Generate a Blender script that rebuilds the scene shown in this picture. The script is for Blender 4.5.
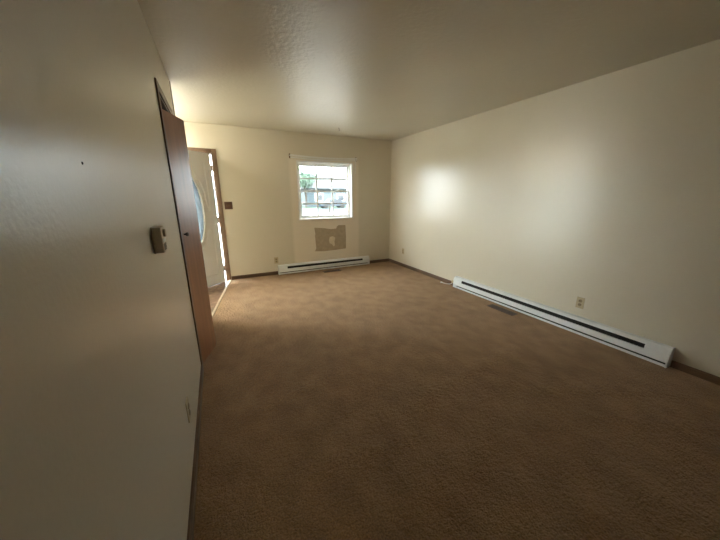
import bpy, bmesh, math, random
from mathutils import Vector, Matrix, noise
for o in list(bpy.data.objects): bpy.data.objects.remove(o)
scene = bpy.context.scene
COL = scene.collection

# ---------------------------------------------------------------- camera
F_PX, PITCH, YAW, ROLL, CAM_Z = 284.285, 0.25625, 0.45874, -0.0025, 1.39517
A, B, D, H = 0.25877, 3.268, 5.18186, 2.44       # left wall x=-A, right wall x=B, far wall y=D, ceiling z=H
fwd = Vector((math.sin(YAW)*math.cos(PITCH), math.cos(YAW)*math.cos(PITCH), -math.sin(PITCH)))
rgt = Vector((math.cos(YAW), -math.sin(YAW), 0)); upv = rgt.cross(fwd)
r2 = math.cos(ROLL)*rgt + math.sin(ROLL)*upv; u2 = -math.sin(ROLL)*rgt + math.cos(ROLL)*upv
cam_d = bpy.data.cameras.new('camera'); cam_d.sensor_width = 36; cam_d.lens = F_PX/720*36; cam_d.clip_start = 0.02
cam = bpy.data.objects.new('camera', cam_d); COL.objects.link(cam)
m3 = Matrix((r2, u2, -fwd)).transposed(); cam.matrix_world = Matrix.Translation((0, 0, CAM_Z)) @ m3.to_4x4()
scene.camera = cam

# ---------------------------------------------------------------- world: bright overcast sky
SKY = 5.0
w = bpy.data.worlds.new('world'); scene.world = w; w.use_nodes = True
bg = w.node_tree.nodes['Background']; bg.inputs[0].default_value = (0.91, 0.97, 1.0, 1); bg.inputs[1].default_value = SKY
sun_d = bpy.data.lights.new('sun', 'SUN'); sun_d.energy = 11.0; sun_d.angle = math.radians(3); sun_d.color = (1, 0.93, 0.82)
sun = bpy.data.objects.new('sun', sun_d); COL.objects.link(sun)
sun.rotation_euler = Vector((0.75, 0.75, -1.3)).to_track_quat('-Z', 'Y').to_euler()   # high sun from behind the house
vs = scene.view_settings; vs.view_transform = 'Standard'; vs.look = 'None'; vs.gamma = 1; vs.use_curve_mapping = False
vs.exposure = 3.22

# ---------------------------------------------------------------- materials
def mat(name, col, rough=0.5, spec=0.5, metal=0.0, var=0.0, vscale=3.0, bump=0.0, bscale=200.0, col2=None, stretch=None, detail=4.0, bdist=0.01, coat=0.0):
    m = bpy.data.materials.new(name); m.use_nodes = True
    nt = m.node_tree; p = nt.nodes['Principled BSDF']
    p.inputs['Base Color'].default_value = (*col, 1); p.inputs['Roughness'].default_value = rough
    p.inputs['Specular IOR Level'].default_value = spec; p.inputs['Metallic'].default_value = metal
    p.inputs['Coat Weight'].default_value = coat
    tc = nt.nodes.new('ShaderNodeTexCoord'); src = tc.outputs['Object']
    if stretch:
        mp = nt.nodes.new('ShaderNodeMapping'); mp.inputs['Scale'].default_value = stretch
        nt.links.new(src, mp.inputs[0]); src = mp.outputs[0]
    if var > 0 or col2:
        n = nt.nodes.new('ShaderNodeTexNoise'); n.inputs['Scale'].default_value = vscale; n.inputs['Detail'].default_value = detail
        nt.links.new(src, n.inputs['Vector'])
        r = nt.nodes.new('ShaderNodeValToRGB'); r.color_ramp.elements[0].position = .32; r.color_ramp.elements[1].position = .68
        c2 = col2 or tuple(min(1, c*(1+var)) for c in col); c1 = col if col2 else tuple(c*(1-var) for c in col)
        r.color_ramp.elements[0].color = (*c1, 1); r.color_ramp.elements[1].color = (*c2, 1)
        nt.links.new(n.outputs['Fac'], r.inputs[0]); nt.links.new(r.outputs[0], p.inputs['Base Color'])
    if bump > 0:
        n2 = nt.nodes.new('ShaderNodeTexNoise'); n2.inputs['Scale'].default_value = bscale; n2.inputs['Detail'].default_value = 3
        nt.links.new(src, n2.inputs['Vector'])
        b = nt.nodes.new('ShaderNodeBump'); b.inputs['Strength'].default_value = bump; b.inputs['Distance'].default_value = bdist
        nt.links.new(n2.outputs['Fac'], b.inputs['Height']); nt.links.new(b.outputs[0], p.inputs['Normal'])
    return m

PAINT = (0.665, 0.612, 0.487)
M = {}
M['paint'] = mat('cream_wall_paint', PAINT, 0.30, 0.9, var=0.02, vscale=1.2, bump=0.22, bscale=70, bdist=0.004)
M['ceil'] = mat('ceiling_paint', (0.60, 0.552, 0.437), 0.42, 0.6, var=0.02, vscale=1.5, bump=0.5, bscale=30, bdist=0.008)
M['bare'] = mat('bare_drywall_paper', (0.45, 0.37, 0.265), 0.8, 0.2, var=0.08, vscale=18)
M['plaster'] = mat('pale_plaster', (0.70, 0.63, 0.49), 0.8, 0.2, var=0.05, vscale=20)
M['wood'] = mat('brown_trim_wood', (0.19, 0.118, 0.070), 0.45, 0.45, var=0.2, vscale=6, stretch=(12, 12, 1))
M['woodh'] = mat('brown_trim_wood_horizontal', (0.135, 0.078, 0.043), 0.45, 0.45, var=0.2, vscale=6, stretch=(1, 12, 12))
M['woody'] = mat('brown_trim_wood_lengthwise', (0.135, 0.078, 0.043), 0.45, 0.45, var=0.2, vscale=6, stretch=(12, 1, 12))
M['leaf'] = mat('varnished_door_veneer', (0.40, 0.19, 0.09), 0.36, 0.5, var=0.12, vscale=3, stretch=(9, 9, .6))
M['white'] = mat('white_enamel', (0.80, 0.82, 0.82), 0.4, 0.5, var=0.02, vscale=4)
M['vinyl'] = mat('white_window_vinyl', (0.80, 0.79, 0.76), 0.4, 0.5, var=0.015, vscale=6)
M['doorw'] = mat('white_steel_door_paint', (0.72, 0.71, 0.68), 0.4, 0.5, var=0.02, vscale=3, bump=0.08, bscale=40)
M['dark'] = mat('dark_slot', (0.02, 0.018, 0.015), 0.6, 0.3, var=0.1, vscale=10)
M['fin'] = mat('aluminium_fins', (0.25, 0.24, 0.22), 0.4, 0.5, metal=0.8, var=0.1, vscale=30)
M['ivory'] = mat('ivory_plastic', (0.52, 0.43, 0.26), 0.4, 0.5, var=0.04, vscale=20)
M['ivoryd'] = mat('tan_plastic_face', (0.30, 0.23, 0.12), 0.45, 0.5, var=0.04, vscale=20)
M['beige'] = mat('beige_thermostat_plastic', (0.60, 0.52, 0.39), 0.4, 0.5, var=0.05, vscale=20)
M['brownp'] = mat('brown_bakelite', (0.10, 0.048, 0.025), 0.4, 0.5, var=0.08, vscale=20)
M['brass'] = mat('dark_bronze', (0.16, 0.10, 0.05), 0.4, 0.5, metal=0.8, var=0.1, vscale=30)
M['steel'] = mat('satin_nickel', (0.6, 0.58, 0.53), 0.35, 0.5, metal=0.9, var=0.05, vscale=30)
M['vent'] = mat('brown_register_metal', (0.085, 0.050, 0.028), 0.5, 0.4, var=0.1, vscale=30)
M['strip'] = mat('pale_threshold_strip', (0.58, 0.48, 0.34), 0.4, 0.5, var=0.08, vscale=9)
M['hole'] = mat('nail_hole_dark', (0.03, 0.025, 0.02), 0.8, 0.1, var=0.1, vscale=30)
M['concrete'] = mat('driveway_concrete', (0.22, 0.22, 0.21), 0.85, 0.3, var=0.08, vscale=2)
M['asphalt'] = mat('street_asphalt', (0.016, 0.027, 0.031), 0.85, 0.25, var=0.12, vscale=1.5)
M['grass'] = mat('lawn_grass', (0.013, 0.030, 0.013), 0.9, 0.2, var=0.25, vscale=2.5)
M['siding'] = mat('pale_blue_siding', (0.045, 0.062, 0.070), 0.6, 0.3, var=0.05, vscale=3)
M['roof'] = mat('grey_shingle_roof', (0.042, 0.046, 0.050), 0.8, 0.2, var=0.2, vscale=8)
M['houseglass'] = mat('dark_house_windows', (0.012, 0.016, 0.02), 0.15, 0.5, var=0.1, vscale=2)
M['bark'] = mat('tree_bark', (0.03, 0.026, 0.022), 0.9, 0.2, var=0.2, vscale=8)
M['foliage'] = mat('tree_foliage', (0.05, 0.085, 0.06), 0.8, 0.2, var=0.25, vscale=5)
M['carpaint'] = mat('slate_blue_car_paint', (0.012, 0.02, 0.03), 0.3, 0.5, var=0.05, vscale=2)
M['rubber'] = mat('tyre_rubber', (0.012, 0.012, 0.012), 0.7, 0.3, var=0.1, vscale=10)

def glass_mat(name, tint, gloss, frost=0.0):
    m = bpy.data.materials.new(name); m.use_nodes = True; nt = m.node_tree; nt.nodes.clear()
    out = nt.nodes.new('ShaderNodeOutputMaterial'); t = nt.nodes.new('ShaderNodeBsdfTransparent'); t.inputs[0].default_value = (*tint, 1)
    g = nt.nodes.new('ShaderNodeBsdfGlossy'); g.inputs['Roughness'].default_value = 0.03
    mx = nt.nodes.new('ShaderNodeMixShader'); mx.inputs[0].default_value = gloss
    nt.links.new(t.outputs[0], mx.inputs[1]); nt.links.new(g.outputs[0], mx.inputs[2]); last = mx
    if frost:
        tr = nt.nodes.new('ShaderNodeBsdfTranslucent'); tr.inputs[0].default_value = (0.16, 0.18, 0.19, 1)
        m2 = nt.nodes.new('ShaderNodeMixShader'); m2.inputs[0].default_value = frost
        nt.links.new(mx.outputs[0], m2.inputs[1]); nt.links.new(tr.outputs[0], m2.inputs[2]); last = m2
    nt.links.new(last.outputs[0], out.inputs[0]); return m
M['glass'] = glass_mat('window_glass', (0.93, 0.96, 0.95), 0.05)
M['dimmed'] = glass_mat('dimmed_window_glass', (0.66, 0.675, 0.675), 0.05)  # tint cuts the daylight so the bars show against bright panes
M['oval'] = glass_mat('frosted_leaded_glass', (0.28, 0.30, 0.31), 0.05, 0.5)

def carpet_mat():
    m = bpy.data.materials.new('brown_carpet'); m.use_nodes = True; nt = m.node_tree; p = nt.nodes['Principled BSDF']
    p.inputs['Roughness'].default_value = 0.95; p.inputs['Specular IOR Level'].default_value = 0.1
    p.inputs['Sheen Weight'].default_value = 0.15; p.inputs['Sheen Roughness'].default_value = 0.6
    tc = nt.nodes.new('ShaderNodeTexCoord')
    def noi(s, d, st=None):
        n = nt.nodes.new('ShaderNodeTexNoise'); n.inputs['Scale'].default_value = s; n.inputs['Detail'].default_value = d
        if st:
            mp = nt.nodes.new('ShaderNodeMapping'); mp.inputs['Scale'].default_value = st; mp.inputs['Rotation'].default_value = (0, 0, .5)
            nt.links.new(tc.outputs['Object'], mp.inputs[0]); nt.links.new(mp.outputs[0], n.inputs['Vector'])
        else: nt.links.new(tc.outputs['Object'], n.inputs['Vector'])
        return n
    big = noi(5.0, 8, (1.3, 1.0, 1)); fine = noi(120, 5)
    r = nt.nodes.new('ShaderNodeValToRGB'); r.color_ramp.elements[0].position = .34; r.color_ramp.elements[1].position = .68
    r.color_ramp.elements[0].color = (0.300, 0.175, 0.079, 1); r.color_ramp.elements[1].color = (0.405, 0.247, 0.118, 1)
    nt.links.new(big.outputs['Fac'], r.inputs[0])
    r2_ = nt.nodes.new('ShaderNodeValToRGB'); r2_.color_ramp.elements[0].position = .3; r2_.color_ramp.elements[1].position = .7
    r2_.color_ramp.elements[0].color = (0.64, 0.63, 0.62, 1); r2_.color_ramp.elements[1].color = (1.2, 1.2, 1.2, 1)
    nt.links.new(fine.outputs['Fac'], r2_.inputs[0])
    mx = nt.nodes.new('ShaderNodeMix'); mx.data_type = 'RGBA'; mx.blend_type = 'MULTIPLY'; mx.inputs[0].default_value = 1
    nt.links.new(r.outputs[0], mx.inputs[6]); nt.links.new(r2_.outputs[0], mx.inputs[7]); nt.links.new(mx.outputs[2], p.inputs['Base Color'])
    b = nt.nodes.new('ShaderNodeBump'); b.inputs['Strength'].default_value = 0.7; b.inputs['Distance'].default_value = 0.01
    nt.links.new(fine.outputs['Fac'], b.inputs['Height'])
    b2 = nt.nodes.new('ShaderNodeBump'); b2.inputs['Strength'].default_value = 0.55; b2.inputs['Distance'].default_value = 0.02
    mid = noi(38, 5); nt.links.new(mid.outputs['Fac'], b2.inputs['Height']); nt.links.new(b.outputs[0], b2.inputs['Normal'])
    nt.links.new(b2.outputs[0], p.inputs['Normal']); return m
M['carpet'] = carpet_mat()

def vinyl_floor_mat():
    m = bpy.data.materials.new('entry_sheet_vinyl'); m.use_nodes = True; nt = m.node_tree; p = nt.nodes['Principled BSDF']
    p.inputs['Roughness'].default_value = 0.45
    tc = nt.nodes.new('ShaderNodeTexCoord')
    v = nt.nodes.new('ShaderNodeTexVoronoi'); v.inputs['Scale'].default_value = 14; nt.links.new(tc.outputs['Object'], v.inputs['Vector'])
    r = nt.nodes.new('ShaderNodeValToRGB'); r.color_ramp.elements[0].color = (0.30, 0.20, 0.13, 1); r.color_ramp.elements[1].color = (0.17, 0.10, 0.06, 1)
    r.color_ramp.elements[0].position = .1; r.color_ramp.elements[1].position = .6
    nt.links.new(v.outputs['Distance'], r.inputs[0]); nt.links.new(r.outputs[0], p.inputs['Base Color']); return m
M['sheet'] = vinyl_floor_mat()

# far wall: cream paint with a paler soft-edged band under and round the window
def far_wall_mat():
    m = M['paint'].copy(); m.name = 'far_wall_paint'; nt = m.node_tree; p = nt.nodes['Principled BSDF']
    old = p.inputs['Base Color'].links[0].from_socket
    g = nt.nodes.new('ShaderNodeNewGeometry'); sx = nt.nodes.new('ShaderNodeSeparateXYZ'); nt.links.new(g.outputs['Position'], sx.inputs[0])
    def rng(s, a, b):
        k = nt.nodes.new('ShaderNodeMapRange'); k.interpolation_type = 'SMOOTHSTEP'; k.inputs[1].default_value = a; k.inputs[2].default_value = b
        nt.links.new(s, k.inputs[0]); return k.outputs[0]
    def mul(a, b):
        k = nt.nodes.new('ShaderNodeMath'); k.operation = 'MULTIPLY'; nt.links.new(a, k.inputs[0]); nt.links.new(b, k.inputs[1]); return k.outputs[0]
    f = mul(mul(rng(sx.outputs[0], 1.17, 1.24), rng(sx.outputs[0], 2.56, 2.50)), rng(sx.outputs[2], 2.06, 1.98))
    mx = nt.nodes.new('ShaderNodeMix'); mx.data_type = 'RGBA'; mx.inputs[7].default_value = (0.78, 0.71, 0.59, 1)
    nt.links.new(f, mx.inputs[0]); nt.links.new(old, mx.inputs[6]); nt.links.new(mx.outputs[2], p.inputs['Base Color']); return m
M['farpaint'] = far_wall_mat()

# ---------------------------------------------------------------- mesh helpers
def link(name, bm, material, parent=None, smooth=False, loc=None):
    bmesh.ops.recalc_face_normals(bm, faces=bm.faces)
    me = bpy.data.meshes.new(name); bm.to_mesh(me); bm.free()
    if smooth:
        for f in me.polygons: f.use_smooth = True
    me.materials.append(material)
    o = bpy.data.objects.new(name, me); COL.objects.link(o)
    if parent: o.parent = parent
    if loc: o.location = loc
    return o
def empty(name, loc=(0, 0, 0), rz=0.0):
    o = bpy.data.objects.new(name, None); o.empty_display_size = .1; COL.objects.link(o); o.location = loc; o.rotation_euler = (0, 0, rz); return o
def tag(o, label, cat, group=None):
    o['label'] = label; o['category'] = cat
    if group: o['group'] = group
    return o
def struct(o, label=None, cat=None):
    o['kind'] = 'structure'
    if label: o['label'] = label
    if cat: o['category'] = cat
    return o
def box(bm, x0, x1, y0, y1, z0, z1, bev=0.0):
    b = bmesh.new()
    v = [b.verts.new((x, y, z)) for x in (x0, x1) for y in (y0, y1) for z in (z0, z1)]
    for q in ((0, 1, 3, 2), (4, 6, 7, 5), (0, 4, 5, 1), (2, 3, 7, 6), (0, 2, 6, 4), (1, 5, 7, 3)): b.faces.new([v[i] for i in q])
    if bev > 0: bmesh.ops.bevel(b, geom=b.edges[:], offset=bev, segments=2, affect='EDGES', profile=.6)
    t = bpy.data.meshes.new('t'); b.to_mesh(t); b.free(); bm.from_mesh(t); bpy.data.meshes.remove(t); return bm
def bx(*a, bev=0.0): return box(bmesh.new(), *a, bev=bev)
def extrude_profile(prof, axis, a0, a1, bm=None):
    """closed profile of (p, q) points swept along an axis: 'x' -> (y,z), 'y' -> (x,z), 'z' -> (x,y)"""
    bm = bm or bmesh.new()
    def P(t, p, q): return {'x': (t, p, q), 'y': (p, t, q), 'z': (p, q, t)}[axis]
    r0 = [bm.verts.new(P(a0, *c)) for c in prof]; r1 = [bm.verts.new(P(a1, *c)) for c in prof]; n = len(prof)
    for i in range(n): bm.faces.new((r0[i], r0[(i+1) % n], r1[(i+1) % n], r1[i]))
    bm.faces.new(r0); bm.faces.new(r1); return bm
def tube(bm, pts, r, seg=8, closed=False):
    pts = [Vector(p) for p in pts]; rings = []; n = len(pts)
    for i, p in enumerate(pts):
        t = (pts[(i+1) % n] - pts[i-1]) if closed else (pts[min(i+1, n-1)] - pts[max(i-1, 0)])
        t.normalize(); ref = Vector((0, 0, 1)) if abs(t.z) < .9 else Vector((1, 0, 0))
        s = t.cross(ref).normalized(); u = s.cross(t)
        rings.append([bm.verts.new(p + r*(math.cos(2*math.pi*k/seg)*s + math.sin(2*math.pi*k/seg)*u)) for k in range(seg)])
    for i in range(n if closed else n-1):
        j = (i+1) % n
        for k in range(seg): bm.faces.new((rings[i][k], rings[i][(k+1) % seg], rings[j][(k+1) % seg], rings[j][k]))
    if not closed: bm.faces.new(rings[0]); bm.faces.new(rings[-1])
    return bm
def lathe(bm, prof, origin, axis, seg=20):
    """prof: (radius, along) pairs; revolved about axis through origin"""
    ax = Vector(axis).normalized(); ref = Vector((0, 0, 1)) if abs(ax.z) < .9 else Vector((1, 0, 0))
    s = ax.cross(ref).normalized(); u = s.cross(ax); o = Vector(origin); rings = []
    for r, h in prof: rings.append([bm.verts.new(o + ax*h + max(r, 1e-4)*(math.cos(2*math.pi*k/seg)*s + math.sin(2*math.pi*k/seg)*u)) for k in range(seg)])
    for i in range(len(rings)-1):
        for k in range(seg): bm.faces.new((rings[i][k], rings[i][(k+1) % seg], rings[i+1][(k+1) % seg], rings[i+1][k]))
    bm.faces.new(rings[0]); bm.faces.new(rings[-1]); return bm
def wall(axis, u0, u1, t0, t1, z0, z1, openings=()):
    """solid wall running along x or y with rectangular openings (ua, ub, za, zb) really cut through it"""
    us = sorted({u0, u1, *[c for o in openings for c in o[:2]]}); zs = sorted({z0, z1, *[c for o in openings for c in o[2:]]})
    us = [c for c in us if u0 <= c <= u1]; zs = [c for c in zs if z0 <= c <= z1]
    bm = bmesh.new(); cache = {}
    def V(u, t, z):
        k = (u, t, z)
        if k not in cache: cache[k] = bm.verts.new((u, t, z) if axis == 'x' else (t, u, z))
        return cache[k]
    def solid(i, j):
        if i < 0 or j < 0 or i >= len(us)-1 or j >= len(zs)-1: return False
        cu, cz = (us[i]+us[i+1])/2, (zs[j]+zs[j+1])/2
        return not any(a < cu < b and c < cz < d for a, b, c, d in openings)
    for i in range(len(us)-1):
        for j in range(len(zs)-1):
            if not solid(i, j): continue
            a, b, c, d = us[i], us[i+1], zs[j], zs[j+1]
            for t in (t0, t1): bm.faces.new((V(a, t, c), V(b, t, c), V(b, t, d), V(a, t, d)))
            if not solid(i-1, j): bm.faces.new((V(a, t0, c), V(a, t1, c), V(a, t1, d), V(a, t0, d)))
            if not solid(i+1, j): bm.faces.new((V(b, t0, c), V(b, t1, c), V(b, t1, d), V(b, t0, d)))
            if not solid(i, j-1): bm.faces.new((V(a, t0, c), V(b, t0, c), V(b, t1, c), V(a, t1, c)))
            if not solid(i, j+1): bm.faces.new((V(a, t0, d), V(b, t0, d), V(b, t1, d), V(a, t1, d)))
    return bm

# ---------------------------------------------------------------- room shell
YB = -1.5                 # unseen back wall, set close and dark to dim the near end
YE = 3.52                 # where the left wall ends and the entry opens
HX = -1.90                # left wall of the entry hall
TW = 0.12
WX0, WX1, WZ0, WZ1 = 1.355, 2.385, 0.975, 1.965      # window opening
DX0, DX1, DZ1 = -0.90, 0.035, 2.035                  # front-door opening
CY0, CY1, CZ1 = 2.475, 3.175, 2.065                  # closet opening
HW = (4.42, 5.10, 0.10, 1.80)                         # hall side window

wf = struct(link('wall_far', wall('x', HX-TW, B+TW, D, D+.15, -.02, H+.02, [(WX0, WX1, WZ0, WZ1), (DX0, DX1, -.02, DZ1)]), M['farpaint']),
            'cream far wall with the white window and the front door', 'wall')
struct(link('wall_right', wall('y', YB, D, B, B+TW, -.02, H+.02), M['paint']), 'long plain cream wall above the long white heater', 'wall')
wl = struct(link('wall_left', wall('y', YB, YE, -A-TW, -A, -.02, H+.02, [(CY0, CY1, -.02, CZ1)]), M['paint']), 'glossy cream wall with the thermostat and the closet door', 'wall')
struct(link('wall_back', wall('x', -A-TW, B+TW, YB-TW, YB, -.02, H+.02), M['wood']), 'unseen back wall, dark brown to keep the near end dim', 'wall')
struct(link('wall_hall_near', wall('x', HX, -A-TW, YE-.11, YE, -.02, H+.02), M['paint']), 'cream wall of the entry hall beside the closet', 'wall')
struct(link('wall_hall_left', wall('y', YE-.11, D, HX-TW, HX, -.02, H+.02, [HW]), M['paint']), 'cream side wall of the entry hall with a window', 'wall')
struct(link('wall_closet_back', wall('y', 2.3, YE-.11, -A-TW-.70, -A-TW-.62, -.02, H+.02), M['paint']), 'inner back wall of the closet', 'wall')
struct(link('wall_closet_side', wall('x', -A-TW-.62, -A-TW, 2.3, 2.38, -.02, H+.02), M['paint']), 'inner side wall of the closet', 'wall')
struct(link('ceiling', bx(HX-TW, B+TW, YB-TW, D+.15, H, H+.12), M['ceil']), 'cream textured ceiling', 'ceiling')

# carpet: a fine grid with low rucks where the carpet has stretched
def seg_dist(x, y, a, b):
    ax, ay = a; bx_, by = b; dx, dy = bx_-ax, by-ay; t = max(0, min(1, ((x-ax)*dx+(y-ay)*dy)/(dx*dx+dy*dy)))
    return math.hypot(x-ax-t*dx, y-ay-t*dy), t
RUCKS = [((1.05, 1.35), (2.35, 1.52), .009), ((1.9, 1.10), (2.9, 0.55), .007), ((0.1, 1.75), (0.75, 1.9), .006), ((2.0, .75), (2.75, .2), .006),
         ((0.3, 1.2), (1.1, 1.05), .005), ((0.75, 2.2), (2.0, 2.05), .004)]
def carpet_z(x, y):
    z = 0.002*noise.noise(Vector((x*1.7, y*1.7, 3.1))) + 0.0006*noise.noise(Vector((x*5, y*5, 7.7)))
    for a, b, h in RUCKS:
        d, t = seg_dist(x, y, a, b)
        if d < .2: z += h*math.exp(-(d/.055)**2)*math.sin(math.pi*min(max(t, .02), .98))**.5
    edge = min(1, (B-x)/.25, (D-y)/.25, max(0, (x+A)/.15)) if x > -A else 0
    return z*max(0, edge)
def grid_floor():
    bm = bmesh.new(); NX, NY = 150, 300; x0, x1, y0, y1 = -A-TW, B+.01, YB-.01, D+.01; rows = []
    for j in range(NY+1):
        row = []
        y = y0+(y1-y0)*j/NY
        # the carpet stops at the threshold strip of the entry
        xl = x0 if y < YE-.02 else -A + 0.06 + (y-YE)/(D-YE)*0.29
        for i in range(NX+1):
            x = xl+(x1-xl)*i/NX; row.append(bm.verts.new((x, y, carpet_z(x, y))))
        rows.append(row)
    for j in range(NY):
        for i in range(NX): bm.faces.new((rows[j][i], rows[j][i+1], rows[j+1][i+1], rows[j+1][i]))
    return bm
struct(link('floor', grid_floor(), M['carpet'], smooth=True), 'brown wall to wall carpet with faint rucks', 'carpet')
struct(link('floor_entry', bx(HX-.02, 0.12, 2.2, D+.15, -.06, -.006), M['sheet']), 'mottled brown sheet vinyl on the entry floor', 'floor')
struct(link('floor_slab', bx(HX-TW, B+TW, YB-TW, D+.15, -.20, -.061), M['concrete']), 'concrete slab below the floor', 'floor')

# pale strip between carpet and vinyl
bm = bmesh.new(); x0, x1 = -A+.045, -A+.335
prof = [(-.022, -.006), (.022, -.006), (.014, .008), (-.014, .008)]
ra = [bm.verts.new((x0+p, YE+.0, q)) for p, q in prof]; rb = [bm.verts.new((x1+p, D-.005, q)) for p, q in prof]
for i in range(4): bm.faces.new((ra[i], ra[(i+1) % 4], rb[(i+1) % 4], rb[i]))
bm.faces.new(ra); bm.faces.new(rb)
struct(link('trim_1', bm, M['strip']), 'pale strip where the carpet meets the entry vinyl', 'threshold strip')

# ---------------------------------------------------------------- baseboards and casings
def base_prof(s, w0):   # s: direction of the room from the wall plane w0
    return [(w0, 0.001), (w0+s*.014, 0.001), (w0+s*.014, .048), (w0+s*.008, .060), (w0, .060)]
RH0, RH1 = 0.735, 3.165      # right heater along y
FH0, FH1 = 0.885, 2.745      # far heater along x
baseR = struct(empty('baseboard_right', (B, 0, 0)), 'brown wooden baseboard along the long right wall', 'baseboard')
for a_, b_ in ((YB, RH0-.004), (RH1+.004, D-.015)): link('board', extrude_profile([(p-B, q) for p, q in base_prof(-1, B)], 'y', a_, b_), M['woody'], baseR)
baseF = struct(empty('baseboard_far', (0, D, 0)), 'brown wooden baseboard under the window wall', 'baseboard')
for a_, b_ in ((0.10, FH0-.004), (FH1+.004, B)): link('board', extrude_profile([(p-D, q) for p, q in base_prof(-1, D)], 'x', a_, b_), M['woodh'], baseF)
baseL = struct(empty('baseboard_left', (-A, 0, 0)), 'brown wooden baseboard along the glossy left wall', 'baseboard')
for a_, b_ in ((YB, CY0-.062), (CY1+.062, YE-.016)): link('board', extrude_profile([(p+A, q) for p, q in base_prof(1, -A)], 'y', a_, b_), M['woody'], baseL)

# closet casing (left wall)
cas = struct(empty('trim_2', (-A, CY0, 0)), 'brown casing round the closet opening', 'door casing')
def cas_part(n, x0, x1, y0, y1, z0, z1, m='wood'): return link(n, bx(x0+A, x1+A, y0-CY0, y1-CY0, z0, z1, bev=.003), M[m], cas)
cas_part('jamb_casing', -A, -A+.010, CY0-.058, CY0, 0.0, CZ1+.058); cas_part('jamb_casing', -A, -A+.010, CY1, CY1+.058, 0.0, CZ1+.058)
cas_part('head_casing', -A, -A+.010, CY0, CY1, CZ1, CZ1+.058, 'woody')
cas_part('jamb', -A-TW, -A, CY0, CY0+.016, 0.0, CZ1); cas_part('jamb', -A-TW, -A, CY1-.016, CY1, 0.0, CZ1)
cas_part('head_jamb', -A-TW, -A, CY0+.016, CY1-.016, CZ1-.016, CZ1, 'woody'); cas_part('track', -A-.055, -A-.03, CY0+.016, CY1-.016, CZ1-.040, CZ1-.016, 'woody')

struct(link('wall_end_strip', bx(-A-.004, -A+.006, YE-.014, YE+.004, 0.0, H-.001, bev=.002), M['wood']), 'thin brown strip on the corner where the left wall ends', 'corner strip')  # narrow brown strip along the end edge of the left wall

# front-door casing and jambs
dc = struct(empty('trim_3', (DX1, D, 0)), 'brown casing round the front door', 'door casing')
def dc_part(n, x0, x1, y0, y1, z0, z1, m='wood'): return link(n, bx(x0-DX1, x1-DX1, y0-D, y1-D, z0, z1, bev=.003), M[m], dc)
dc_part('jamb_casing', DX1, DX1+.060, D-.016, D, 0, DZ1+.055); dc_part('jamb_casing', DX0-.060, DX0, D-.016, D, 0, DZ1+.055)
dc_part('head_casing', DX0, DX1, D-.016, D, DZ1, DZ1+.055, 'woodh')
dc_part('jamb', DX1-.018, DX1, D, D+.14, 0, DZ1); dc_part('jamb', DX0, DX0+.018, D, D+.14, 0, DZ1); dc_part('head_jamb', DX0+.018, DX1-.018, D, D+.14, DZ1-.018, DZ1, 'woodh')
dc_part('sill', DX0+.018, DX1-.018, D, D+.15, -.005, .000, 'woodh')

# ---------------------------------------------------------------- closet bifold door, popped open at its middle hinge
def leaf_mesh(w_, t_, h_):
    return bx(0, w_, -t_, 0, 0, h_, bev=.003)
L_W, L_T, L_H, L_Z = 0.335, 0.030, 1.955, 0.012
ang = math.radians(71.0)                   # leaf direction measured from +x (90 would be flat with the wall)
door2 = struct(empty('door_2', (-A-.030, CY0+.020, 0)), 'brown varnished bifold closet door standing ajar', 'closet door')
lf = link('leaf', leaf_mesh(L_W, L_T, L_H), M['leaf'], door2, loc=(0, 0, L_Z)); lf.rotation_euler = (0, 0, ang)
# local +x runs along the leaf, local -y faces the room
kb = lathe(bmesh.new(), [(.006, 0), (.007, .010), (.013, .016), (.016, .024), (.012, .031), (.0, .033)], (.055, -L_T, 1.10), (0, -1, 0), 14)
link('knob', kb, M['brass'], lf, smooth=True)
tip = Vector((math.cos(ang)*L_W, math.sin(ang)*L_W, 0))
lf2 = link('leaf', leaf_mesh(L_W, L_T, L_H), M['leaf'], door2, loc=(tip.x, tip.y+.004, L_Z)); lf2.rotation_euler = (0, 0, math.pi-ang)
for z in (.25, .98, 1.72):
    hb = tube(bmesh.new(), [(tip.x+.004, tip.y+.002, z-.03), (tip.x+.004, tip.y+.002, z+.03)], .004, 8); link('hinge', hb, M['brass'], door2)

# ---------------------------------------------------------------- front door: white steel, oval leaded glass, ajar
FD_W, FD_T, FD_H = 0.860, 0.044, 2.013
door1 = struct(empty('door_1', (DX1-.066, D-.030, 0.001), math.radians(180+43)), 'white front door with oval leaded glass standing ajar', 'front door')
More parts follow.
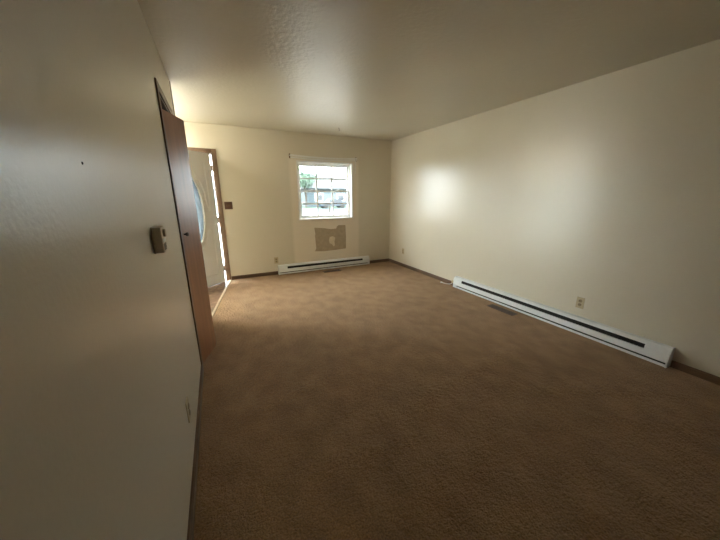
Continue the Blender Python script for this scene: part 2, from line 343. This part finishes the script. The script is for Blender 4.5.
# local +x runs from the hinge to the free edge; local +y is the room side after turning -> check: room face at +y
OX, OZ, ORX, ORZ = FD_W*.5, 1.18, 0.19, 0.51
def door_slab():
    bm = bmesh.new(); N = 64
    angs = [2*math.pi*k/N for k in range(N)]
    cor = [math.atan2(z-OZ, x-OX) % (2*math.pi) for x, z in ((FD_W, FD_H), (0, FD_H), (0, 0), (FD_W, 0))]
    for c in cor:
        k = min(range(N), key=lambda i: abs(angs[i]-c)); angs[k] = c
    def rect(a):
        c, s = math.cos(a), math.sin(a); ts = []
        if c > 1e-9: ts.append((FD_W-OX)/c)
        if c < -1e-9: ts.append(-OX/c)
        if s > 1e-9: ts.append((FD_H-OZ)/s)
        if s < -1e-9: ts.append(-OZ/s)
        t = min(ts); return OX+c*t, OZ+s*t
    def ell(a):
        c, s = math.cos(a), math.sin(a); r = 1/math.sqrt((c/ORX)**2+(s/ORZ)**2); return OX+c*r, OZ+s*r
    R = {}
    for y in (0, FD_T):
        R[y] = ([bm.verts.new((*(lambda q: (q[0], y, q[1]))(ell(a)),)) for a in angs], [bm.verts.new((*(lambda q: (q[0], y, q[1]))(rect(a)),)) for a in angs])
    for k in range(N):
        j = (k+1) % N
        for y in (0, FD_T): bm.faces.new((R[y][0][k], R[y][0][j], R[y][1][j], R[y][1][k]))
        for e in (0, 1): bm.faces.new((R[0][e][k], R[0][e][j], R[FD_T][e][j], R[FD_T][e][k]))
    return bm
slab = link('slab', door_slab(), M['doorw'], door1)
def ell_pts(k, n=48, y=0.0): return [(OX+k*ORX*math.cos(2*math.pi*i/n), y, OZ+(ORZ+(k-1)*ORX)*math.sin(2*math.pi*i/n)) for i in range(n)]
for y in (-.003, FD_T+.003): link('glass_frame', tube(bmesh.new(), ell_pts(1.03, y=y), .014, 8, True), M['doorw'], door1, smooth=True)
bm = bmesh.new()
for y in (FD_T/2-.004, FD_T/2+.004): bm.faces.new([bm.verts.new(c) for c in ell_pts(1.0, y=y)])
pane = link('oval_glass', bm, M['oval'], door1)
bm = bmesh.new(); cy_ = FD_T/2
tube(bm, ell_pts(.80, y=cy_), .004, 6, True)
for s in (-1, 1):
    tube(bm, [(OX+s*.02+s*.12*math.sin(math.pi*t/16)**2, cy_, OZ-ORZ*.78+2*ORZ*.78*t/16) for t in range(17)], .004, 6)
    tube(bm, [(OX-s*.10*math.cos(math.pi*t/10), cy_, OZ+s*.16*math.sin(math.pi*t/10)) for t in range(11)], .004, 6)
for k in range(10):
    a_ = 2*math.pi*k/10; tube(bm, [(OX+.80*ORX*math.cos(a_), cy_, OZ+(ORZ-.2*ORX)*math.sin(a_)), (OX+ORX*math.cos(a_), cy_, OZ+ORZ*math.sin(a_))], .004, 6)
link('came', bm, M['steel'], pane)
# raised panel mouldings that follow the oval, on both faces
def panel_path(sx, top):
    xo = FD_W*.5 + sx*(FD_W*.5-.11); xi = FD_W*.5 + sx*.035; pts = []
    def oval_z(x, up):
        u = max(-1, min(1, (x-OX)/(ORX+.085))); return OZ+(1 if up else -1)*(ORZ+.085)*math.sqrt(max(0, 1-u*u))
    ze = FD_H-.12 if top else .16
    for k in range(13):
        x = xi+(xo-xi)*k/12; z = oval_z(x, top)
        if top: z = min(z, ze-.02)
        else: z = max(min(z, OZ-.30), ze+.02)
        pts.append((x, z))
    return pts + [(xo, ze), (xi, ze)]
for y in (-.001, FD_T+.001):
    for sx in (-1, 1):
        for top in (False, True): link('panel_moulding', tube(bmesh.new(), [(x, y, z) for x, z in panel_path(sx, top)], .008, 6, True), M['doorw'], slab)
for sgn, y in ((-1, 0), (1, FD_T)):
    link('knob', lathe(bmesh.new(), [(.028, 0), (.028, .006), (.011, .010), (.011, .030), (.024, .040), (.028, .052), (.022, .062), (0, .065)], (FD_W-.07, y, .96), (0, sgn, 0), 18), M['steel'], door1, smooth=True)
inv = (Matrix.Translation(door1.location) @ Matrix.Rotation(door1.rotation_euler.z, 4, 'Z')).inverted()
for z in (0.225, 1.02, 1.805):
    hb = bx(DX1-.062, DX1-.0185, D-.026, D-.018, z-.048, z+.048); tube(hb, [(DX1-.030, D-.034, z-.05), (DX1-.030, D-.034, z+.05)], .009, 10)
    bmesh.ops.transform(hb, matrix=inv, verts=hb.verts); link('hinge', hb, M['brass'], door1)

# ---------------------------------------------------------------- window: white double hung, twelve panes
def build_window(root_name, x0, x1, z0, z1, wall_y, depth, cols=3, glass='glass'):
    """built in local axes: x along the wall, y outward, z up; origin at the opening's lower left corner on the room side"""
    W_, H_ = x1-x0, z1-z0
    root = empty(root_name)
    fr = bmesh.new(); fw = .030; ya, yb = depth*.42, depth*.98
    box(fr, 0, fw, ya, yb, 0, H_); box(fr, W_-fw, W_, ya, yb, 0, H_); box(fr, fw, W_-fw, ya, yb, H_-fw, H_); box(fr, fw, W_-fw, ya, yb, 0, fw)
    link('window_frame', fr, M['vinyl'], root)
    rv = bmesh.new(); box(rv, 0.0, .006, -.002, ya, 0.006, H_-.006); box(rv, W_-.006, W_, -.002, ya, .006, H_-.006); box(rv, 0, W_, -.002, ya, H_-.006, H_)
    link('reveal_liner', rv, M['vinyl'], root)
    link('window_sill', bx(-.025, W_+.025, -.022, ya, -.012, .006, bev=.003), M['vinyl'], root)
    # slim flat casing on the wall
    for n_, a_ in (('casing', (-.022, 0, -.010, 0, -.012, H_+.022)), ('casing', (W_, W_+.022, -.010, 0, -.012, H_+.022)), ('casing', (0, W_, -.010, 0, H_, H_+.022))):
        link(n_, bx(*a_), M['vinyl'], root)
    mid = H_*.503; sw = .026
    for name, y0, y1, za, zb in (('upper_sash', ya+.044, ya+.070, mid-.012, H_-fw), ('lower_sash', ya+.012, ya+.040, fw, mid+.016)):
        xa, xb = fw, W_-fw
        s = bmesh.new(); box(s, xa, xa+sw, y0, y1, za, zb); box(s, xb-sw, xb, y0, y1, za, zb)
        box(s, xa+sw, xb-sw, y0, y1, za, za+.028); box(s, xa+sw, xb-sw, y0, y1, zb-.028, zb)
        so = link(name, s, M['vinyl'], root); so['label'] = 'white ' + name.replace('_', ' ') + ' with six panes'
        gx0, gx1, gz0, gz1 = xa+sw, xb-sw, za+.028, zb-.028; yc = (y0+y1)/2; mw = .0125
        for i in range(1, cols):
            xm = gx0+(gx1-gx0)*i/cols; link('muntin', bx(xm-mw, xm+mw, yc-.006, yc+.006, gz0, gz1), M['vinyl'], so)
        zm = (gz0+gz1)/2
        for i in range(cols):
            pa, pb = gx0+(gx1-gx0)*i/cols+(mw if i else 0), gx0+(gx1-gx0)*(i+1)/cols-(mw if i < cols-1 else 0)
            link('muntin', bx(pa, pb, yc-.006, yc+.006, zm-mw, zm+mw), M['vinyl'], so)
            for c, d_ in ((gz0, zm-mw), (zm+mw, gz1)): link('pane', bx(pa, pb, yc-.002, yc+.002, c, d_), M[glass], so)
    for fx in (.25, .75):
        lk = bmesh.new(); box(lk, W_*fx-.032, W_*fx+.032, ya+.014, ya+.040, mid+.016, mid+.022); box(lk, W_*fx-.012, W_*fx+.028, ya+.016, ya+.030, mid+.022, mid+.034, bev=.003)
        link('sash_lock', lk, M['steel'], root)
    return root
win1 = struct(build_window('window_1', WX0, WX1, WZ0, WZ1, D, .15, glass='dimmed'), 'white double hung window with twelve panes above the bare wall patch', 'window'); win1.location = (WX0, D, WZ0)
win2 = struct(build_window('window_2', HW[0], HW[1], HW[2], HW[3], HX, TW), 'white double hung window in the entry hall', 'window'); win2.location = (HX, HW[0], HW[2]); win2.rotation_euler = (0, 0, math.pi/2)

# curtain rod with brackets above the window
rod = tag(empty('curtain_rod', (1.86, D, 2.06)), 'white flat curtain rod on brackets above the twelve pane window', 'curtain rod')
RX0, RX1, RY = 1.225, 2.475, -.055
def rod_part(n, pts, hh, m='vinyl'):
    bm = bmesh.new()
    for i in range(len(pts)-1):
        p, q = Vector(pts[i]), Vector(pts[i+1]); d_ = (q-p).normalized(); s = Vector((-d_.y, d_.x, 0))*.005
        v = [bm.verts.new(c+Vector((0, 0, dz))) for c in (p-s, p+s, q+s, q-s) for dz in (-hh, hh)]
        for f in ((0, 2, 3, 1), (2, 4, 5, 3), (4, 6, 7, 5), (6, 0, 1, 7), (0, 6, 4, 2), (1, 3, 5, 7)): bm.faces.new([v[k] for k in f])
    return link(n, bm, M[m], rod)
N_ = 12; sag = [(RX0-1.86+(RX1-RX0)*i/N_, RY, -.020*math.sin(math.pi*i/N_)) for i in range(N_+1)]
rod_part('rod_bar', sag, .015)
rod_part('rod_bar', [(x, y+.022, z-.030) for x, y, z in sag], .008)
for s in (0, N_):
    e = sag[s]; rod_part('rod_return', [(e[0], e[1], e[2]), (e[0], -.004, e[2])], .010)
    link('bracket', bx(e[0]-.012, e[0]+.012, -.005, 0, -.045, .03), M['brass'], rod)
wd = bmesh.new(); tube(wd, [(2.452, D-.042, 2.028), (2.452, D-.040, 1.80)], .006, 8)
tag(link('curtain_wand', wd, M['vinyl']), 'short white wand hanging from the end of the curtain rod', 'wand')

# bare patch on the far wall below the window, with a pale chip in it
bm = bmesh.new()
pp = [(1.60, .365), (1.78, .350), (1.98, .355), (2.245, .368), (2.250, .60), (2.240, .835), (2.10, .838), (2.06, .815), (2.045, .775), (1.93, .770), (1.80, .795), (1.605, .815), (1.62, .70), (1.612, .66), (1.622, .50), (1.628, .42)]
fa = [bm.verts.new((x, D-.0012, z)) for x, z in pp]; fb = [bm.verts.new((x, D+.001, z)) for x, z in pp]
bm.faces.new(fa); bm.faces.new(fb)
for i in range(len(pp)): bm.faces.new((fa[i], fa[(i+1) % len(pp)], fb[(i+1) % len(pp)], fb[i]))
patch = link('bare_patch', bm, M['bare'], wf); patch['label'] = 'tan bare patch where the paint is missing'
bm = bmesh.new(); cp = [(1.90, .50), (1.95, .475), (1.985, .43), (2.01, .45), (2.0, .52), (2.02, .60), (1.97, .63), (1.905, .62), (1.89, .56)]
fa = [bm.verts.new((x, D-.0024, z)) for x, z in cp]; fb = [bm.verts.new((x, D-.001, z)) for x, z in cp]
bm.faces.new(fa); bm.faces.new(fb)
for i in range(len(cp)): bm.faces.new((fa[i], fa[(i+1) % len(cp)], fb[(i+1) % len(cp)], fb[i]))
link('plaster_chip', bm, M['plaster'], patch)

# ---------------------------------------------------------------- fill lamp added in the unseen hall to brighten the carpet
def hall_fill_lamp(loc, strength):
    r = tag(empty('fill_lamp', loc), 'unseen fill lamp added in the entry hall to brighten the carpet', 'lamp')
    link('fill_lamp_base', lathe(bmesh.new(), [(.09, 0), (.10, .012), (.085, .030), (0, .031)], (0, 0, 0), (0, 0, -1), 24), M['steel'], r, smooth=True)
    e = bpy.data.materials.new('fill_lamp_glow'); e.use_nodes = True; nt = e.node_tree; p = nt.nodes['Principled BSDF']
    p.inputs['Base Color'].default_value = (.9, .88, .82, 1); p.inputs['Emission Color'].default_value = (1.0, 0.95, 0.86, 1); p.inputs['Emission Strength'].default_value = strength
    prof = [(.13*math.sin(math.pi*k/12), .13-.13*math.cos(math.pi*k/12)) for k in range(2, 13)]
    link('fill_lamp_globe', lathe(bmesh.new(), prof, (0, 0, -.018), (0, 0, -1), 24), e, r, smooth=True)
hall_fill_lamp((-1.38, 4.42, H), 11.0)

# ---------------------------------------------------------------- electric baseboard heaters
def heater(root, L, mats=None):
    """local: x along the wall, -y into the room (wall at y=0), z up from the floor"""
    Hh, Dp, E = .170, .078, .16
    # back plate and curved top hood
    link('back_panel', extrude_profile([(0, .012), (-.004, .012), (-.004, Hh-.004), (0, Hh-.004)], 'x', .004, L-.004), M['white'], root)
    hood = [(-.004, Hh), (-.004, Hh-.005), (-.046, Hh-.011), (-.062, Hh-.022), (-.0655, Hh-.032), (-.0685, Hh-.031), (-.0655, Hh-.018), (-.048, Hh-.004)]
    link('top_hood', extrude_profile(hood, 'x', .003, L-.003), M['white'], root)
    # front cover with a rolled top lip
    front = [(-Dp, .042), (-Dp+.003, .042), (-Dp+.003, .094), (-Dp+.010, .097), (-Dp+.008, .100), (-Dp, .097)]
    link('front_cover', extrude_profile(front, 'x', E, L-E), M['white'], root)
    low = [(-.002, .004), (-Dp-.003, .004), (-Dp-.003, .027), (-Dp+.001, .027), (-Dp+.001, .008), (-.002, .008)]
    link('bottom_rail', extrude_profile(low, 'x', .003, L-.003), M['white'], root)
    lin = bx(.012, L-.012, -.012, -.006, .014, Hh-.02); box(lin, .012, L-.012, -Dp+.004, -.006, .0085, .0105); link('gap_shade', lin, M['dark'], root)  # near-black sheets paint the shade inside the slot and bottom gap
    fins = bmesh.new()
    n = int((L-2*E)/.03)
    for i in range(n):
        x = E+.01+i*.03; box(fins, x, x+.0012, -.055, -.014, .035, .085)
    tube(fins, [(E*.5, -.033, .06), (L-E*.5, -.033, .06)], .006, 8)
    fo = link('heating_element', fins, M['fin'], root)
    cap = [(0, .001), (-Dp-.004, .001), (-Dp-.004, .118), (-.066, Hh-.020), (-.048, Hh), (0, Hh)]
    for x0, x1, f0, f1 in ((0, .010, .010, E), (L-.010, L, L-E, L-.010)):
        c = link('end_cap', extrude_profile(cap, 'x', x0, x1), M['white'], root)
        link('cap_front', extrude_profile([(-Dp-.001, .042), (-Dp+.004, .042), (-Dp+.004, .118), (-.0665, Hh-.028), (-.0695, Hh-.028), (-Dp-.001, .118)], 'x', f0, f1), M['white'], c)
    return root
hr = tag(heater(empty('baseboard_heater', (B, RH0, .004), math.radians(90)), RH1-RH0), 'long white electric baseboard heater below the ivory outlet', 'heater')
hr.rotation_euler = (0, 0, math.radians(-90)); hr.location = (B, RH1, .004)
hf = tag(heater(empty('baseboard_heater', (FH0, D, .004)), FH1-FH0), 'white electric baseboard heater beneath the window', 'heater')

# ---------------------------------------------------------------- wall plates
def outlet(loc, rz, label):
    """local: plate faces -y"""
    r = tag(empty('wall_outlet', loc, rz), label, 'outlet')
    link('cover_plate', bx(-.036, .036, -.006, 0, -.058, .058, bev=.002), M['ivory'], r)
    for z in (-.020, .020):
        f = link('receptacle', lathe(bmesh.new(), [(.0165, 0), (.0165, .0035), (.015, .0045), (0, .0046)], (0, -.005, z), (0, -1, 0), 18), M['ivoryd'], r)
        for x in (-.006, .006): link('slot', bx(x-.0012, x+.0012, -.0105, -.0085, z-.001, z+.007), M['dark'], f)
    link('screw', lathe(bmesh.new(), [(.003, 0), (.003, .001), (0, .0018)], (0, -.006, 0), (0, -1, 0), 10), M['steel'], r)
    return r
outlet((B, 1.465, .315), math.radians(-90), 'ivory duplex outlet just above the long white heater')
outlet((B, 4.655, .312), math.radians(-90), 'small ivory outlet low on the wall near the room corner')
outlet((0.868, D, .262), 0, 'ivory outlet low on the wall beside the heater under the window')
outlet((-A, 1.545, .300), math.radians(90), 'ivory outlet low on the glossy wall below the thermostat')

sw_ = tag(empty('light_switch', (.183, D, 1.243)), 'brown double switch plate beside the front door casing', 'light switch')
link('cover_plate', bx(-.060, .060, -.007, 0, -.060, .060, bev=.002), M['brownp'], sw_)
for x in (-.023, .023):
    link('toggle', bx(x-.005, x+.005, -.020, -.006, -.004, .012, bev=.001), M['brownp'], sw_)
    for z in (-.03, .03): link('screw', lathe(bmesh.new(), [(.003, 0), (.003, .001), (0, .0018)], (x, -.007, z), (0, -1, 0), 8), M['brass'], sw_)

th = tag(empty('thermostat', (-A, 1.508, 1.21), math.radians(90)), 'beige box thermostat on the glossy wall near the closet casing', 'thermostat')
link('back_plate', bx(-.044, .044, -.006, 0, -.057, .057, bev=.002), M['beige'], th)
link('cover', bx(-.042, .042, -.036, -.006, -.055, .055, bev=.004), M['beige'], th)
link('dial', lathe(bmesh.new(), [(.017, 0), (.017, .008), (.014, .010), (0, .0102)], (.006, -.036, .028), (0, -1, 0), 20), M['ivory'], th)
link('scale_strip', bx(-.03, .035, -.0375, -.0355, -.012, .004), M['white'], th)
gr = bmesh.new()
for k in range(5): box(gr, -.03, .03, -.0372, -.0355, -.045+k*.006, -.042+k*.006)
link('grille', gr, M['dark'], th)

# nail hole in the left wall, ceiling hook
nh = tag(link('nail', lathe(bmesh.new(), [(.0035, -.004), (.0035, .001), (.002, .002), (0, .0022)], (-A, .885, 1.467), (1, 0, 0), 10), M['hole']), 'small dark nail head in the glossy wall', 'nail')
hk = bmesh.new()
tube(hk, [(1.905, 4.604, H+.004), (1.905, 4.604, H-.018)] + [(1.905+.012*math.sin(t*.6), 4.604, H-.030+.012*math.cos(t*.6)) for t in range(0, 7)], .0028, 8)
lathe(hk, [(.010, -.001), (.010, .003), (.004, .005)], (1.905, 4.604, H), (0, 0, -1), 12)
tag(link('ceiling_hook', hk, M['brass']), 'tiny dark hook screwed into the ceiling near the window', 'hook')

# ---------------------------------------------------------------- floor registers
def register(loc, rz, label, L=.36, W_=.105):
    r = tag(empty('floor_register', loc, rz), label, 'floor vent', None)
    f = bmesh.new()
    for a_ in ((-L/2, L/2, -W_/2, -W_/2+.016), (-L/2, L/2, W_/2-.016, W_/2), (-L/2, -L/2+.018, -W_/2+.016, W_/2-.016), (L/2-.018, L/2, -W_/2+.016, W_/2-.016)): box(f, *a_, 0, .007)
    link('register_frame', f, M['vent'], r)
    link('duct_opening', bx(-L/2+.018, L/2-.018, -W_/2+.016, W_/2-.016, -.0005, .001), M['dark'], r)
    n = 16; x0 = -L/2+.018; st = (L-.036)/n; base = None
    for i in range(n):
        if base is None: o = link('louver', bx(-.0045, .0045, -W_/2+.016, W_/2-.016, .001, .006), M['vent'], r); base = o
        else: o = base.copy(); COL.objects.link(o); o.parent = r
        o.location = (x0+st*(i+.5), 0, 0)
    return r
register((3.06, 2.19, .003), math.radians(90), 'brown metal floor vent in the carpet along the long white heater')
register((1.84, 4.93, .003), 0, 'brown metal floor vent in the carpet in front of the heater under the window', L=.34)

# white plug with a short cord left on the carpet by the heater's end
pl = tag(empty('cable_end', (3.207, 3.345, .004)), 'short white cable end lying on the carpet by the long heater', 'cable')
cb = tube(bmesh.new(), [(.045, -.10, .05), (.04, -.09, .02), (.02, -.06, .008), (-.01, -.02, .008), (-.02, .015, .008), (-.03, .05, .010)], .0055, 8); link('cord', cb, M['white'], pl, smooth=True)
cb = lathe(bmesh.new(), [(.006, 0), (.011, .006), (.012, .030), (.008, .034), (0, .0345)], (-.028, .045, .012), (-.35, 1, 0), 12); link('connector', cb, M['white'], pl, smooth=True)
link('wall_boot', bx(.036, .056, -.118, -.085, .035, .075, bev=.004), M['ivory'], pl)

# ---------------------------------------------------------------- outdoors
GZ = -0.55
struct(link('ground_lawn', bx(-60, 60, -30, 120, GZ-.3, GZ), M['grass']), 'green lawn outside the window', 'lawn')
struct(link('ground_street', bx(-60, 60, 33, 45, GZ-.2, GZ+.02), M['asphalt']), 'bluish asphalt street beyond the lawn', 'street')
bm = bmesh.new(); dv = [(8.2, 5.6), (40, 5.6), (40, 32.9), (10.5, 32.9)]
a0 = [bm.verts.new((x, y, GZ-.1)) for x, y in dv]; a1 = [bm.verts.new((x, y, GZ+.03)) for x, y in dv]
bm.faces.new(a0); bm.faces.new(a1)
for i in range(4): bm.faces.new((a0[i], a0[(i+1) % 4], a1[(i+1) % 4], a1[i]))
struct(link('ground_driveway', bm, M['concrete']), 'pale concrete driveway outside the window', 'driveway')
struct(link('porch', bx(-1.6, .8, D+.16, D+1.9, GZ-.05, -.05), M['concrete']), 'concrete porch outside the front door', 'porch')
struct(link('ground_patio', bx(-12, 8, D+1.92, 19, GZ-.1, GZ+.015), M['concrete']), 'pale concrete apron added for neutral bounce light', 'pavement')  # added so that less green lawn light bounces into the room
struct(link('ground_walk', bx(-1.0, .2, 19.02, 32.9, GZ-.1, GZ+.03), M['concrete']), 'concrete walk leading to the porch', 'path')

def house(loc, L, Dp, hw, hr_, label, nwin):
    r = tag(empty('house', loc), label, 'house')
    link('wall', bx(-L/2, L/2, 0, Dp, 0, hw), M['siding'], r)
    rf = extrude_profile([(-.5, hw-.05), (Dp/2, hw+hr_), (Dp+.5, hw-.05), (Dp+.5, hw-.2), (-.5, hw-.2)], 'x', -L/2-.4, L/2+.4); link('roof', rf, M['roof'], r)
    for i in range(nwin):
        x = -L/2+L*(i+.5)/nwin
        wv = link('window', bx(x-.75, x+.75, -.06, .02, 1.0, 2.25), M['vinyl'], r); link('pane', bx(x-.65, x+.65, -.09, -.05, 1.1, 2.15), M['houseglass'], wv)
    dr = link('door', bx(L*.12-.5, L*.12+.5, -.06, .02, .1, 2.2), M['brownp'], r)
    return r
house((25, 50, GZ), 21, 9, 3.3, 2.65, 'low pale blue house across the street seen through the window', 5)
house((4, 60, GZ), 16, 8, 3.2, 2.6, 'neighbouring low house across the street beside the tree', 4)

def car(loc, label, m):
    r = tag(empty('parked_car', loc), label, 'car')
    body = [(-2.2, .35), (-2.2, .75), (-2.0, .88), (-1.2, .95), (-.55, 1.42), (.85, 1.44), (1.55, .98), (2.1, .90), (2.2, .6), (2.2, .35)]
    b = link('body', extrude_profile([(x, z) for x, z in body], 'y', -.85, .85), M[m], r)
    for q in ([(-1.05, .97), (-.5, 1.36), (.1, 1.37), (.1, .97)], [(.18, .97), (.18, 1.37), (.8, 1.37), (1.35, .98)]): link('car_window', extrude_profile(q, 'y', -.87, .87), M['houseglass'], b)
    for x in (-1.4, 1.35):
        for y in (-.8, .8): link('wheel', lathe(bmesh.new(), [(.20, -.1), (.33, -.1), (.34, 0), (.33, .1), (.20, .1)], (x, y, .34), (0, 1, 0), 20), M['rubber'], r)
car((16.6, 43.4, GZ+.02), 'slate blue car parked across the street seen through the window', 'carpaint')
car((23.0, 43.6, GZ+.02), 'white car parked across the street seen through the window', 'white')
mb = tag(empty('mailbox', (11.3, 30.5, GZ+.03)), 'grey mailbox on a post at the end of the driveway', 'mailbox')
link('post', bx(-.06, .06, -.06, .06, 0, 1.05), M['bark'], mb)
link('box', extrude_profile([(-.11, 1.05), (.11, 1.05), (.11, 1.2)] + [(.11*math.cos(t*math.pi/8), 1.2+.11*math.sin(t*math.pi/8)) for t in range(1, 8)] + [(-.11, 1.2)], 'y', -.28, .28), M['roof'], mb)

def tree(loc, label, seed):
    random.seed(seed); r = tag(empty('street_tree', loc), label, 'tree')
    tk = bmesh.new(); tube(tk, [(0, 0, 0), (.05, 0, 1.5), (-.05, .1, 3.2)], .18, 10)
    for k in range(5):
        a_ = k*1.3; tube(tk, [(-.05, .1, 2.6+.1*k), (math.cos(a_)*.9, math.sin(a_)*.9, 4.0+.2*k)], .07, 6)
    link('trunk', tk, M['bark'], r)
    cr = bmesh.new()
    for k in range(1600):
        v = Vector((random.gauss(0, 1), random.gauss(0, 1), random.gauss(0, 1))).normalized()*random.random()**.4; c = Vector((v.x*2.2, v.y*2.2, 4.8+v.z*1.7))
        n1 = Vector((random.gauss(0, 1), random.gauss(0, 1), random.gauss(0, 1))).normalized(); n2 = n1.orthogonal().normalized(); s = random.uniform(.1, .2)
        cr.faces.new([cr.verts.new(c+s*q) for q in (n1, n2*.6, -n1, -n2*.6)])
    fo = link('foliage', cr, M['foliage'], r); fo['kind'] = 'stuff'
tree((13.5, 47.5, GZ), 'leafy tree across the street seen through the window', 3)
